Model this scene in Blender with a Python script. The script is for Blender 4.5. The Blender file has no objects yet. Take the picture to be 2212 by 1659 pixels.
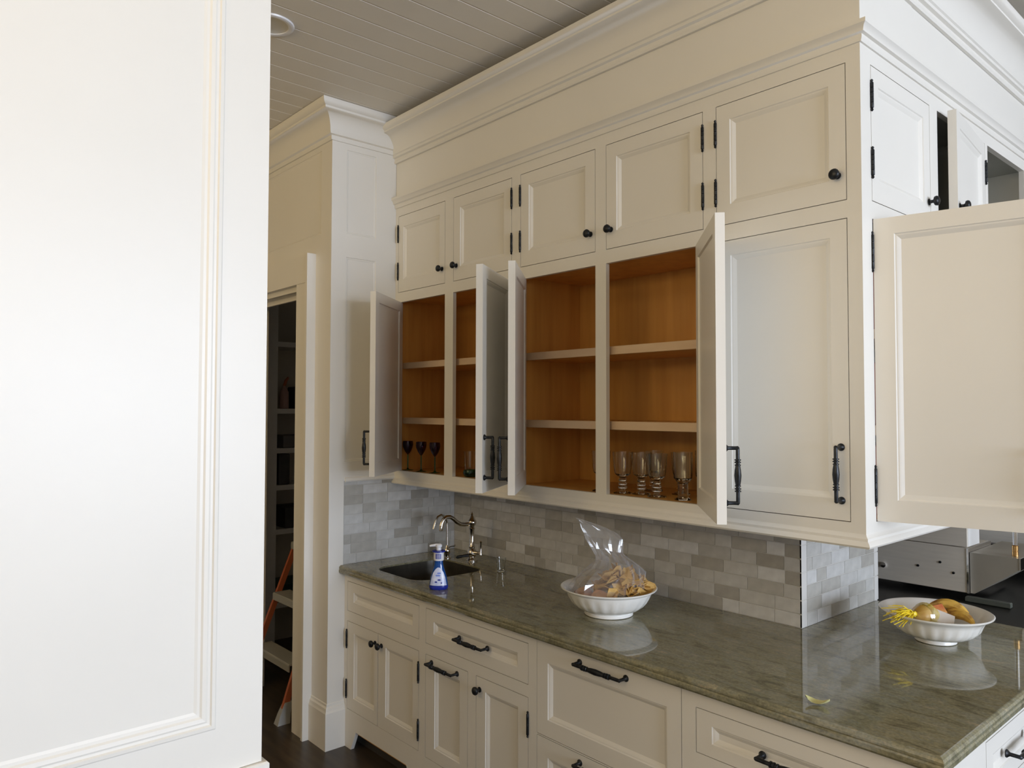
import bpy, math, random
from mathutils import Vector, Matrix, noise
random.seed(7)
C = bpy.context.scene.collection
S = bpy.context.scene
PI = math.pi
def R(d): return math.radians(d)

# ------------------------------------------------------------------ camera, world, lights, exposure
cam = bpy.data.cameras.new('camera')
cam.sensor_fit = 'HORIZONTAL'; cam.sensor_width = 36.0
cam.lens = 1630.07 / 2212 * 36
cam.clip_start = 0.05
camo = bpy.data.objects.new('camera', cam); C.objects.link(camo)
fw = Vector((-0.75031533, 0.6602761, 0.03259429)); rt = Vector((0.6606739, 0.75067047, 0.00196309)); up = Vector((0.02317139, -0.02300713, 0.99946674))
M = Matrix((rt, up, -fw)).transposed().to_4x4(); M.translation = Vector((0.98333, -2.24889, 1.72902))
camo.matrix_world = M
S.camera = camo

w = bpy.data.worlds.new('world'); S.world = w; w.use_nodes = True
bg = w.node_tree.nodes['Background']; bg.inputs[0].default_value = (0.80, 0.90, 1.0, 1); bg.inputs[1].default_value = 1.2

def area(name, loc, rot, sx, sy, power, col, spread=None):
    l = bpy.data.lights.new(name, 'AREA'); l.shape = 'RECTANGLE'; l.size = sx; l.size_y = sy
    l.energy = power; l.color = col
    if spread: l.spread = spread
    o = bpy.data.objects.new(name, l); C.objects.link(o); o.location = loc; o.rotation_euler = rot
    return o
# daylight through the window wall on the +X side
area('window_daylight', (8.1, -0.15, 1.95), (0, R(90), 0), 2.0, 5.2, 530, (0.80, 0.89, 1.06))
# added warm fill lamp, no real source; tilted up to favour the upper doors
area('warm_fill', (-0.6, -4.6, 2.5), (R(148), 0, 0), 4.5, 1.0, 102, (1.0, 0.77, 0.42))
vs = S.view_settings
vs.view_transform = 'Standard'; vs.look = 'None'; vs.gamma = 1; vs.exposure = 0.0; vs.use_curve_mapping = False

# ------------------------------------------------------------------ materials
def mat(name, col, rough=0.5, metal=0.0, spec=0.5, **k):
    m = bpy.data.materials.new(name); m.use_nodes = True
    b = m.node_tree.nodes['Principled BSDF']
    b.inputs['Base Color'].default_value = (*col, 1); b.inputs['Roughness'].default_value = rough
    b.inputs['Metallic'].default_value = metal; b.inputs['Specular IOR Level'].default_value = spec
    for a, v in k.items(): b.inputs[a.replace('_', ' ')].default_value = v
    return m
def noisy(m, c1, c2, scale=(1, 1, 1), ns=8, detail=4, bump=0.0, rough=None, lo=.3, hi=.7, bscale=None):
    t = m.node_tree; N = t.nodes; L = t.links; b = N['Principled BSDF']
    tc = N.new('ShaderNodeTexCoord'); mp = N.new('ShaderNodeMapping'); mp.inputs['Scale'].default_value = scale
    n = N.new('ShaderNodeTexNoise'); n.inputs['Scale'].default_value = ns; n.inputs['Detail'].default_value = detail
    r = N.new('ShaderNodeValToRGB'); r.color_ramp.elements[0].position = lo; r.color_ramp.elements[1].position = hi
    r.color_ramp.elements[0].color = (*c1, 1); r.color_ramp.elements[1].color = (*c2, 1)
    L.new(tc.outputs['Object'], mp.inputs[0]); L.new(mp.outputs[0], n.inputs['Vector']); L.new(n.outputs[0], r.inputs[0]); L.new(r.outputs[0], b.inputs['Base Color'])
    if bump:
        bp = N.new('ShaderNodeBump'); bp.inputs['Strength'].default_value = bump; bp.inputs['Distance'].default_value = .002
        L.new(n.outputs[0], bp.inputs['Height']); L.new(bp.outputs[0], b.inputs['Normal'])
    return m
PAINT = noisy(mat('cream_white_paint', (.8, .78, .72), .38), (.80, .775, .715), (.82, .795, .735), ns=3)
CEILP = noisy(mat('ceiling_paint', (.7, .67, .6), .6), (.80, .76, .68), (.83, .79, .71), ns=2)
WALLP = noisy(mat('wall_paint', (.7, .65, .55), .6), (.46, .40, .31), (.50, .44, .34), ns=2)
WOOD = noisy(mat('maple_veneer', (.5, .25, .08), .34), (.60, .29, .065), (.78, .42, .11), scale=(9, 9, .7), ns=2.2, detail=6, lo=.25, hi=.75)
EDGE = noisy(mat('maple_shelf_edge', (.7, .52, .34), .4), (.66, .47, .30), (.74, .56, .38), scale=(1, 4, 4), ns=4)
DARKIN = noisy(mat('grey_cabinet_lining', (.30, .30, .26), .6), (.50, .50, .45), (.56, .56, .51), ns=4)
IRON = noisy(mat('oil_rubbed_iron', (.02, .022, .025), .38, .6), (.012, .013, .015), (.035, .038, .042), ns=60)
NICK = mat('polished_nickel', (.66, .62, .565), .09, 1.0)
STEEL = noisy(mat('brushed_stainless', (.55, .51, .45), .34, .12), (.80, .745, .65), (.86, .80, .70), scale=(1, 1, 14), ns=6)
CHROME = mat('chrome', (.8, .8, .82), .06, 1.0)
BRASS = mat('brass', (.75, .45, .18), .2, 1.0)
BLACK = noisy(mat('black_enamel', (.006, .006, .006), .35), (.004, .004, .004), (.010, .010, .009), ns=9)
GROUT = mat('pale_grout', (.60, .585, .54), .8)
PORC = noisy(mat('white_glazed_stoneware', (.84, .83, .79), .12), (.83, .82, .78), (.86, .85, .81), ns=5)
SINKM = noisy(mat('dark_bronze_sink', (.07, .065, .05), .3, .5), (.055, .05, .04), (.09, .082, .065), ns=14)
def glass(name, col, rough=0.0, ior=1.45):
    m = mat(name, col, rough); b = m.node_tree.nodes['Principled BSDF']
    b.inputs['Transmission Weight'].default_value = 1; b.inputs['IOR'].default_value = ior
    return m
GLASS = glass('clear_glass', (.93, .95, .94)); PURPLE = glass('purple_glass', (.20, .07, .28)); GREENG = glass('green_glass', (.1, .42, .30))
BLUEG = mat('blue_liquid_plastic', (.005, .10, .42), .12, Transmission_Weight=.35)
NAVY = mat('navy_plastic', (.015, .03, .30), .25)
WHITEP = mat('white_plastic', (.8, .8, .82), .3)
def film(name, tint, a):
    m = bpy.data.materials.new(name); m.use_nodes = True; t = m.node_tree; N = t.nodes; N.clear()
    o = N.new('ShaderNodeOutputMaterial'); mx = N.new('ShaderNodeMixShader'); tr = N.new('ShaderNodeBsdfTransparent'); mx2 = N.new('ShaderNodeMixShader')
    gl = N.new('ShaderNodeBsdfGlossy'); gl.inputs['Roughness'].default_value = .08; df = N.new('ShaderNodeBsdfDiffuse'); df.inputs['Color'].default_value = (*tint, 1)
    lw = N.new('ShaderNodeLayerWeight'); lw.inputs['Blend'].default_value = .35
    mr = N.new('ShaderNodeMapRange'); mr.inputs['To Min'].default_value = a; mr.inputs['To Max'].default_value = a + .5
    t.links.new(lw.outputs['Facing'], mr.inputs['Value']); t.links.new(mr.outputs[0], mx.inputs[0])
    mx2.inputs[0].default_value = .5; t.links.new(gl.outputs[0], mx2.inputs[1]); t.links.new(df.outputs[0], mx2.inputs[2])
    t.links.new(tr.outputs[0], mx.inputs[1]); t.links.new(mx2.outputs[0], mx.inputs[2]); t.links.new(mx.outputs[0], o.inputs[0])
    return m
FILM = film('clear_bag_film', (.75, .75, .78), .13)
NET = film('yellow_net', (.95, .75, .05), .30)
def ramp_random(name, cols, rough, bump=.25):
    m = mat(name, cols[0], rough); t = m.node_tree; N = t.nodes; L = t.links; b = N['Principled BSDF']
    oi = N.new('ShaderNodeObjectInfo'); r = N.new('ShaderNodeValToRGB'); r.color_ramp.interpolation = 'LINEAR'
    e = r.color_ramp.elements
    while len(e) < len(cols): e.new(.5)
    for i, c in enumerate(cols): e[i].position = i / (len(cols) - 1); e[i].color = (*c, 1)
    tc = N.new('ShaderNodeTexCoord'); n = N.new('ShaderNodeTexNoise'); n.inputs['Scale'].default_value = 22; n.inputs['Detail'].default_value = 3
    mx = N.new('ShaderNodeMix'); mx.data_type = 'RGBA'; mx.blend_type = 'MULTIPLY'; mx.inputs[0].default_value = .35
    L.new(oi.outputs['Random'], r.inputs[0]); L.new(r.outputs[0], mx.inputs[6]); L.new(tc.outputs['Object'], n.inputs['Vector']); L.new(n.outputs[0], mx.inputs[7]); L.new(mx.outputs[2], b.inputs['Base Color'])
    bp = N.new('ShaderNodeBump'); bp.inputs['Strength'].default_value = bump; bp.inputs['Distance'].default_value = .002
    n2 = N.new('ShaderNodeTexNoise'); n2.inputs['Scale'].default_value = 16; L.new(tc.outputs['Object'], n2.inputs['Vector']); L.new(n2.outputs[0], bp.inputs['Height']); L.new(bp.outputs[0], b.inputs['Normal'])
    return m
TILE = ramp_random('grey_glazed_tile', [(.46, .44, .39), (.56, .55, .51), (.69, .69, .67), (.62, .615, .58), (.82, .83, .83)], .22)
TRIM = mat('pale_trim_tile', (.66, .65, .62), .22)
CHIP = ramp_random('corn_chip', [(.62, .36, .09), (.75, .48, .15), (.68, .42, .13)], .75, .6)
CRUST = noisy(mat('bread', (.6, .3, .12), .8), (.42, .17, .06), (.74, .50, .28), ns=9)
ONION = noisy(mat('onion_skin', (.7, .38, .12), .35), (.58, .26, .06), (.80, .52, .22), scale=(1, 1, .3), ns=14)
BANANA = noisy(mat('ripe_banana_skin', (.7, .42, .08), .5), (.30, .13, .03), (.74, .47, .09), ns=18, lo=.33, hi=.5)
STEMB = mat('dark_stem', (.09, .05, .025), .7)
ORANGE = mat('orange_fibreglass', (.42, .11, .04), .5)
ALU = mat('ladder_aluminium', (.34, .34, .31), .5, .2)
LEAFM = noisy(mat('dry_leaf', (.6, .58, .28), .6), (.48, .46, .18), (.70, .66, .38), ns=30)
# polished granite: green grey with tan and dark streaks running along the run
GRAN = mat('green_grey_granite', (.12, .115, .08), .045, spec=.5, IOR=1.62)
def granite():
    t = GRAN.node_tree; N = t.nodes; L = t.links; b = N['Principled BSDF']
    tc = N.new('ShaderNodeTexCoord'); mp = N.new('ShaderNodeMapping'); mp.inputs['Scale'].default_value = (1.3, 3.8, 3.8); mp.inputs['Rotation'].default_value = (0, 0, R(-10))
    n = N.new('ShaderNodeTexNoise'); n.inputs['Scale'].default_value = 7; n.inputs['Detail'].default_value = 9; n.inputs['Roughness'].default_value = .68; n.inputs['Distortion'].default_value = .5
    r = N.new('ShaderNodeValToRGB'); e = r.color_ramp.elements
    for p, c in ((.43, (.19, .18, .113)), (.50, (.265, .245, .15)), (.56, (.225, .225, .165)), (.66, (.33, .29, .185))): q = e.new(p); q.color = (*c, 1)
    e[0].position = .33; e[0].color = (.13, .126, .085, 1); e[-1].position = .78; e[-1].color = (.40, .32, .20, 1)
    n2 = N.new('ShaderNodeTexNoise'); n2.inputs['Scale'].default_value = 130; n2.inputs['Detail'].default_value = 2
    mx = N.new('ShaderNodeMix'); mx.data_type = 'RGBA'; mx.blend_type = 'OVERLAY'; mx.inputs[0].default_value = .45
    L.new(tc.outputs['Object'], mp.inputs[0]); L.new(mp.outputs[0], n.inputs['Vector']); L.new(n.outputs[0], r.inputs[0]); L.new(r.outputs[0], mx.inputs[6])
    L.new(tc.outputs['Object'], n2.inputs['Vector']); L.new(n2.outputs[0], mx.inputs[7]); L.new(mx.outputs[2], b.inputs['Base Color'])
granite()
FLOORM = noisy(mat('dark_oak_floor', (.10, .06, .03), .35), (.032, .023, .015), (.075, .054, .034), scale=(1, 9, 1), ns=3, detail=6)

# ------------------------------------------------------------------ mesh helpers
class MB:
    def __init__(s): s.v = []; s.f = []
    def add(s, vs, fs):
        n = len(s.v); s.v += [tuple(v) for v in vs]; s.f += [tuple(i + n for i in f) for f in fs]; return s
    def box(s, x0, x1, y0, y1, z0, z1):
        vs = [(x0, y0, z0), (x1, y0, z0), (x1, y1, z0), (x0, y1, z0), (x0, y0, z1), (x1, y0, z1), (x1, y1, z1), (x0, y1, z1)]
        return s.add(vs, [(0, 3, 2, 1), (4, 5, 6, 7), (0, 1, 5, 4), (1, 2, 6, 5), (2, 3, 7, 6), (3, 0, 4, 7)])
    def bbox(s, x0, x1, y0, y1, z0, z1, b=.002):
        # box with small chamfers on all sides (two stacked rings each way)
        vs = []; 
        for z, k in ((z0, b), (z0 + b, 0), (z1 - b, 0), (z1, b)):
            vs += [(x0 + k, y0 + k, z), (x1 - k, y0 + k, z), (x1 - k, y1 - k, z), (x0 + k, y1 - k, z)]
        fs = [(3, 2, 1, 0), (12, 13, 14, 15)]
        for i in range(3):
            for j in range(4): a = i * 4 + j; c = i * 4 + (j + 1) % 4; fs.append((a, c, c + 4, a + 4))
        return s.add(vs, fs)
    def loops(s, loops, closed=True, cap=True):
        n = len(loops[0]); vs = [p for l in loops for p in l]; fs = []
        for i in range(len(loops) - 1):
            for j in range(n if closed else n - 1):
                k = (j + 1) % n; fs.append((i * n + j, i * n + k, (i + 1) * n + k, (i + 1) * n + j))
        if cap: fs.append(tuple(reversed(range(n)))); m = (len(loops) - 1) * n; fs.append(tuple(range(m, m + n)))
        return s.add(vs, fs)
    def lathe(s, prof, origin=(0, 0, 0), axis='z', seg=20, mod=None, cap=True):
        ls = []; o = Vector(origin)
        for t, r in prof:
            l = []
            for j in range(seg):
                a = 2 * PI * j / seg; q = r * (mod(a, t) if mod else 1); c, d = q * math.cos(a), q * math.sin(a)
                p = {'z': (c, d, t), 'x': (t, c, d), 'y': (d, t, c)}[axis]
                l.append(o + Vector(p))
            ls.append(l)
        return s.loops(ls, cap=cap)
    def tube(s, pts, r, seg=10):
        pts = [Vector(p) for p in pts]; ls = []; prev = None
        for i, p in enumerate(pts):
            d = (pts[min(i + 1, len(pts) - 1)] - pts[max(i - 1, 0)]).normalized()
            if prev is None: u = d.orthogonal().normalized()
            else: u = (prev - d * prev.dot(d)).normalized()
            prev = u; v = d.cross(u); rr = r[i] if isinstance(r, (list, tuple)) else r
            ls.append([p + rr * (math.cos(2 * PI * j / seg) * u + math.sin(2 * PI * j / seg) * v) for j in range(seg)])
        return s.loops(ls)
    def sweep(s, prof, path):
        # prof: closed loop of (out, z); path in XY, outward = right of heading, mitred
        P = [Vector((x, y)) for x, y in path]; ls = []
        for i, p in enumerate(P):
            ns = []
            if i > 0: d = (p - P[i - 1]).normalized(); ns.append(Vector((d.y, -d.x)))
            if i < len(P) - 1: d = (P[i + 1] - p).normalized(); ns.append(Vector((d.y, -d.x)))
            m = ns[0] if len(ns) == 1 else (ns[0] + ns[1]) / (1 + ns[0].dot(ns[1]))
            ls.append([(p.x + m.x * o, p.y + m.y * o, z) for o, z in prof])
        return s.loops(ls)
    def mesh(s, name, m, smooth=False):
        me = bpy.data.meshes.new(name); me.from_pydata(s.v, [], s.f); me.update()
        import bmesh
        b = bmesh.new(); b.from_mesh(me); bmesh.ops.recalc_face_normals(b, faces=b.faces); b.to_mesh(me); b.free()
        if smooth:
            for p in me.polygons: p.use_smooth = True
            try: me.set_sharp_from_angle(angle=R(40))
            except Exception: pass
        if m: me.materials.append(m)
        return me
    def build(s, name, m, parent=None, smooth=False, loc=None, rot=None):
        return link(name, s.mesh(name, m, smooth), parent, loc, rot)
def link(name, me, parent=None, loc=None, rot=None):
    o = bpy.data.objects.new(name, me); C.objects.link(o)
    if parent: o.parent = parent
    if loc: o.location = loc
    if rot: o.rotation_euler = rot
    return o
def thing(name, label, cat, loc=(0, 0, 0), rz=0, group=None):
    o = bpy.data.objects.new(name, None); C.objects.link(o); o.location = loc; o.rotation_euler = (0, 0, rz); o.empty_display_size = .05
    return tag(o, label, cat, group)
def tag(o, label, cat, group=None, kind=None):
    o['label'] = label; o['category'] = cat
    if group: o['group'] = group
    if kind: o['kind'] = kind
    return o
def struct(o, label=None):
    o['kind'] = 'structure'
    if label: o['label'] = label; o['category'] = label.split()[-1]
    return o

def rect_loop(x0, x1, z0, z1, y): return [(x0, y, z0), (x1, y, z0), (x1, y, z1), (x0, y, z1)]
def panel_board(x0, x1, z0, z1, ml, mr, mb, mt, th=.02, back=True, depth=.011, mw=.018, beads=0):
    """framed board with a moulded recessed panel: outer face y=0 (facing -Y), back at y=th"""
    b = MB()
    def face(sgn, y0):
        ls = [rect_loop(x0, x1, z0, z1, y0)]
        st = [(0, 0), (.0025, .0035), (mw * .35, .0042), (mw * .55, depth * .55), (mw * .85, depth * .85), (mw, depth)]
        if beads:
            st = [(0, 0), (.003, -.002), (.010, -.0025), (.013, .0015), (.018, .002), (.022, .0), (.030, .001), (.034, .0045), (.040, .005), (mw, .007)]
        if sgn < 0: st = [(0, 0), (.004, .006)]
        for i, d in st: ls.append(rect_loop(x0 + ml + i, x1 - mr - i, z0 + mb + i, z1 - mt - i, y0 + sgn * d))
        vs = [p for l in ls for p in l]; fs = []
        for i in range(len(ls) - 1):
            for j in range(4): k = (j + 1) % 4; fs.append((i * 4 + j, i * 4 + k, (i + 1) * 4 + k, (i + 1) * 4 + j))
        n = (len(ls) - 1) * 4; fs.append((n, n + 1, n + 2, n + 3)); b.add(vs, fs)
    face(1, 0)
    if back: face(-1, th)
    else: b.add(rect_loop(x0, x1, z0, z1, th), [(0, 1, 2, 3)])
    f = rect_loop(x0, x1, z0, z1, 0) + rect_loop(x0, x1, z0, z1, th)
    b.add(f, [(0, 1, 5, 4), (1, 2, 6, 5), (2, 3, 7, 6), (3, 0, 4, 7)])
    import_merge = {}
    nv = []; mp = []
    for v in b.v:
        k = tuple(round(c, 5) for c in v)
        if k not in import_merge: import_merge[k] = len(nv); nv.append(v)
        mp.append(import_merge[k])
    b.v = nv; b.f = [tuple(mp[i] for i in f) for f in b.f]
    return b

# ------------------------------------------------------------------ shared hardware meshes
def knob_mesh():
    # axis -Y from the door face
    pr = [(0, .011), (-.003, .011), (-.005, .006), (-.014, .0055), (-.018, .010), (-.020, .0155), (-.026, .0170), (-.031, .0145), (-.034, .008), (-.035, .001)]
    return MB().lathe(pr, axis='y', seg=16).mesh('knob', IRON, True)
KNOB = knob_mesh()
def hinge_mesh(L=.1):
    r = .0052; pr = [(-L / 2, .001), (-L / 2 + .004, .0045), (-L / 2 + .009, .003), (-L / 2 + .012, r)]
    for k in range(1, 5): z = -L / 2 + .012 + (L - .024) * k / 5; pr += [(z - .0008, r), (z, r * .72), (z + .0008, r)]
    pr += [(L / 2 - .012, r), (L / 2 - .009, .003), (L / 2 - .004, .0045), (L / 2, .001)]
    return MB().lathe(pr, origin=(0, -.004, 0), seg=10).mesh('hinge', IRON, True)
HINGE = hinge_mesh(); HINGEL = hinge_mesh(.125)
_pull = {}
def pull_mesh(L, axis):
    if (L, axis) in _pull: return _pull[(L, axis)]
    b = MB(); o = -.036; h = L / 2; r = .0058
    pr = [(-h - .004, .001), (-h - .002, r * .8), (-h + .004, r)]
    for s_ in (-1, 1):
        seq = [(-.30, r), (-.295, .0095), (-.275, .0095), (-.27, .0065), (-.255, .0065), (-.25, .0095), (-.23, .0095), (-.225, .006), (-.205, .006), (-.20, .0088), (-.18, .0088), (-.175, .007), (-.10, .0092), (0, .0105)]
        if s_ < 0: pr += [(t * L, q) for t, q in seq]
        else: pr += [(-t * L, q) for t, q in reversed(seq[:-1])]
    pr += [(h - .004, r), (h + .002, r * .8), (h + .004, .001)]
    b.lathe(pr, origin=(0, o, 0), axis=axis, seg=12)
    for s_ in (-1, 1):
        c = (0, 0, s_ * h) if axis == 'z' else (s_ * h, 0, 0)
        b.lathe([(0, .0115), (-.003, .0115), (-.006, .0085), (-.010, .0055), (-.030, .0055), (-.037, .0062), (-.041, .002)], origin=c, axis='y', seg=12)
    _pull[(L, axis)] = b.mesh('pull', IRON, True); return _pull[(L, axis)]

G = .0025   # reveal gap
def door(parent, name, x0, x1, z0, z1, hinge=None, rot=0, origin=(0, 0), face_rot=0, hz=(), knob=None, pull=None, m=(.052, .052, .066, .054), hm=None, label=None):
    """inset door or drawer. x0..x1 along the face; local frame: face on y=0 facing -Y.
    origin: XY offset of face frame in the parent's local space; face_rot turns the face."""
    px = x0 if hinge == 'l' else (x1 if hinge == 'r' else (x0 + x1) / 2)
    a, b_ = x0 + G - px, x1 - G - px
    me = panel_board(a, b_, z0 + G, z1 - G, *m, th=.028)
    ca, sa = math.cos(face_rot), math.sin(face_rot)
    loc = (origin[0] + ca * px, origin[1] + sa * px, 0)
    o = me.build(name, PAINT, parent, loc=loc, rot=(0, 0, face_rot + R(rot)))
    if label: o['label'] = label
    for z in hz: link('hinge', hm or HINGE, o, loc=(0, 0, z))
    if knob: link('knob', KNOB, o, loc=(knob[0] - px, 0, knob[1]))
    if pull:
        x, z, L, ax = pull; link('pull', pull_mesh(L, ax), o, loc=(x - px, 0, z))
    return o

W = -2.545
# ------------------------------------------------------------------ setting: floor, ceiling, walls
struct(MB().box(-5, 8.4, -5, 4, -.05, 0).build('floor', FLOORM))
ceil = struct(MB().box(-5, 8.4, -5, 4, 3.325, 3.40).build('ceiling', CEILP))
x = -5.0
pm = MB()
def plank_mesh():
    wd = .125; b = MB(); c = .0035
    prof = [(0, .022), (0, c), (c, 0), (wd - .0015 - c, 0), (wd - .0015, c), (wd - .0015, .022)]
    b.loops([[(px, -5, pz) for px, pz in prof], [(px, 4, pz) for px, pz in prof]])
    return b.mesh('plank', CEILP)
PLK = plank_mesh()
for i in range(107): link('plank', PLK, ceil, loc=(-5.045 + .125 * i, 0, 3.300))

wl = struct(MB().box(-2.70, -2.5475, -.38, .43, .879, 1.352).box(-2.70, -2.551, -.38, .43, 0, .879).box(-2.70, -2.551, -.38, .43, 1.352, 3.30).build('wall_left', GROUT))
# framed panelling on the end wall (outer face X = W)
def board_x(name, y0, y1, z0, z1, marg, parent, mt_=PAINT, th=.006, **k):
    return panel_board(y0, y1, z0, z1, *marg, th=th, back=False, depth=.005, mw=.012, **k).build(name, mt_, parent, loc=(W, 0, 0), rot=(0, 0, R(90)))
board_x('wall_panel', -.39, .0, 2.583, 3.30, (.086, .126, .062, .21), wl)
board_x('wall_panel', -.39, .0, 1.352, 2.583, (.086, .126, .10, .061), wl)
MB().box(W - .006, W, -.39, -.305, 0, 1.352).box(W - .006, W, -.305, -.20, 0, .876).build('stile', PAINT, wl)
MB().sweep([(0, 1.345), (.006, 1.345), (.010, 1.352), (.006, 1.366), (0, 1.37)], [(W, -.30), (W, .0)]).build('ledge', PAINT, wl)

wf = struct(MB().box(-5, -3.65, -.384, -.27, 0, 3.30).box(-2.83, -2.551, -.384, -.27, 0, 3.30).box(-3.65, -2.83, -.384, -.27, 2.40, 3.30).build('wall_far', PAINT))
MB().box(-2.72, W - .006, -.39, -.382, 0, 2.5).build('stile', PAINT, wf)
panel_board(-5, W - .006, 2.5, 3.30, 1.2, .109, .15, .205, th=.006, back=False, depth=.005, mw=.012).build('wall_panel', PAINT, wf, loc=(0, -.39, 0))
wb = struct(MB().box(-2.551, -.43, .4135, 1.06, 0, 3.30).build('wall_back', GROUT))
wr = struct(MB().box(-.43, -.4205, .4135, 1.06, 0, 3.30).build('wall_right', GROUT))
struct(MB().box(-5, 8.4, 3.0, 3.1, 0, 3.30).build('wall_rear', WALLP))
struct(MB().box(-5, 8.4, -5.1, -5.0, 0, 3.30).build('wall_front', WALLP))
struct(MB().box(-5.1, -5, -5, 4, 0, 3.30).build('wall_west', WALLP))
struct(MB().box(8.3, 8.4, -5, 4, 0, .65).box(8.3, 8.4, -5, 4, 3.05, 3.3).box(8.3, 8.4, -5, -3.15, .65, 3.05).box(8.3, 8.4, 2.15, 4, .65, 3.05).build('wall_east', WALLP))
wd1 = MB()
for y in (-3.15, -1.4, .35, 2.10): wd1.box(8.3, 8.36, y, y + .05, .65, 3.05)
for z in (.65, 1.9, 3.0): wd1.box(8.3, 8.36, -3.15, 2.15, z, z + .05)
struct(wd1.build('window_1', PAINT))

# tiles -------------------------------------------------------------
TH, TP, TW = .0488, .0508, .1524
TILES = {q: MB().bbox(0, q - .002, 0, .006, 0, TH, .0014).mesh('tile', TILE) for q in (TW, TW / 2, TW * .75)}
def tile_wall(parent, length, nrows, place, z0=.921, ztop=1.352, seed=1):
    """lays tiles of mixed length; place(u) gives loc, rot for local +x along the wall, outer face at local y=0"""
    rn = random.Random(seed)
    for r in range(nrows):
        u = -rn.choice((0, .04, .076, .11)) * 1.0
        z = z0 + r * TP; h = min(TH, ztop - z)
        if h < .008: break
        while u < length:
            q = rn.choice((TW, TW, TW, TW / 2, TW * .75))
            a, b = max(u, 0), min(u + q - .002, length)
            if b - a > .008:
                loc, rot = place(a, z)
                if b - a > q - .0021 and h >= TH - 1e-6: link('tile', TILES[q], parent, loc, rot)
                else: MB().bbox(0, b - a, 0, .006, 0, h, .0014).build('tile', TILE, parent, loc=loc, rot=rot)
            u += q
tile_wall(wl, .715, 9, lambda u, z: ((W, -.304 + u, z), (0, 0, R(90))))
tile_wall(wb, 2.125, 9, lambda u, z: ((W + .001 + u, .411, z), (0, 0, 0)))
tile_wall(wr, .575, 9, lambda u, z: ((-.418, .452 + u, z), (0, 0, R(90))), ztop=1.37, seed=5)
for k in range(5):   # pale edge trim at both ends of the pier
    z = .921 + .1016 * k; h = min(.0996, 1.37 - z)
    if h <= 0.01: continue
    MB().bbox(-.418 - .006, -.418, .411, .450, z, z + h, .0015).build('trim_tile', TRIM, wr)
    MB().bbox(-.418 - .006, -.418, 1.028, 1.065, z, z + h, .0015).build('trim_tile', TRIM, wr)

# mouldings ---------------------------------------------------------
def cove(o0, z0, o1, z1, n=7):
    return [(o0 + (o1 - o0) * (1 - math.cos(PI / 2 * i / n)), z0 + (z1 - z0) * math.sin(PI / 2 * i / n)) for i in range(1, n)]
crown = [(0, 3.078), (.011, 3.078), (.014, 3.086), (.011, 3.094), (.011, 3.104), (.022, 3.108), (.022, 3.120), (.028, 3.124)] + cove(.028, 3.124, .098, 3.218) + \
        [(.098, 3.218), (.104, 3.220), (.104, 3.228), (.118, 3.234), (.124, 3.243), (.124, 3.256), (0, 3.256)]
fz = MB().box(-2.545, 0, .001, .40, 2.832, 3.25).box(-.36, -.001, .40, 1.75, 2.832, 3.25)
struct(fz.build('trim_1', PAINT))
struct(MB().sweep(crown, [(W, 0), (0, 0), (0, 1.78)]).build('trim_2', PAINT, smooth=True))
neck = [(0, 2.828), (.006, 2.828), (.010, 2.838), (.010, 2.848), (.018, 2.852), (.022, 2.866), (.030, 2.872), (.030, 2.884), (0, 2.886)]
struct(MB().sweep(neck, [(W, 0), (0, 0), (0, 1.78)]).build('trim_3', PAINT, smooth=True))
rail = [(-.02, 1.322), (.014, 1.322), (.018, 1.328), (.014, 1.336), (.008, 1.342), (.008, 1.350), (.002, 1.356), (0, 1.362), (-.02, 1.362)]
struct(MB().sweep(rail, [(W, 0), (0, 0), (0, 1.75)]).build('trim_4', PAINT, smooth=True))
wcrown = [(0, 3.122), (.008, 3.122), (.012, 3.132), (.010, 3.145), (.020, 3.150), (.024, 3.162)] + cove(.024, 3.162, .078, 3.248) + [(.078, 3.248), (.084, 3.252), (.084, 3.262), (.098, 3.270), (.104, 3.282), (.104, 3.298), (0, 3.298)]
struct(MB().sweep(wcrown, [(-5, -.39), (W, -.39), (W, .40)]).build('trim_5', PAINT, smooth=True))
basep = [(0, 0), (.016, 0), (.016, .185), (.012, .195), (.010, .208), (.004, .216), (.003, .226), (0, .230)]
struct(MB().sweep(basep, [(-2.715, -.39), (W, -.39), (W, -.262)]).build('baseboard_left', PAINT))

# door casing -------------------------------------------------------
dc = MB()
for z0, z1, a, b in ((0, 2.40, -2.865, -2.735), (0, 2.40, -3.745, -3.615)):
    dc.box(a, b, -.428, -.39, z0, z1)
dc.box(-3.76, -2.72, -.432, -.39, 2.40, 2.552)
dc.box(-2.735, -2.715, -.44, -.39, 0, 2.552)
struct(dc.build('door_1', PAINT))
MB().box(-2.875, -2.86, -.40, -.262, 0, 2.40).box(-3.62, -3.605, -.40, -.262, 0, 2.40).box(-3.62, -2.86, -.40, -.262, 2.372, 2.40).box(-3.605, -2.875, -.34, -.325, 2.345, 2.372).build('jamb', PAINT, bpy.data.objects['door_1'])

# ceiling can light -------------------------------------------------
cl = thing('recessed_light', 'round white recessed downlight in the planked ceiling beside the tall white panel', 'light', (-1.955, -.985, 3.30))
MB().lathe([(0, .095), (-.006, .093), (-.009, .085), (-.006, .072), (.0, .070)], seg=32, cap=False).build('trim_ring', WHITEP, cl, smooth=True)
MB().lathe([(-.004, .071), (-.001, .066), (-.0005, .03), (-.0004, .001)], seg=32, cap=False).build('lamp_lens', mat('frosted_lens', (.62, .60, .55), .3), cl, smooth=True)

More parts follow.
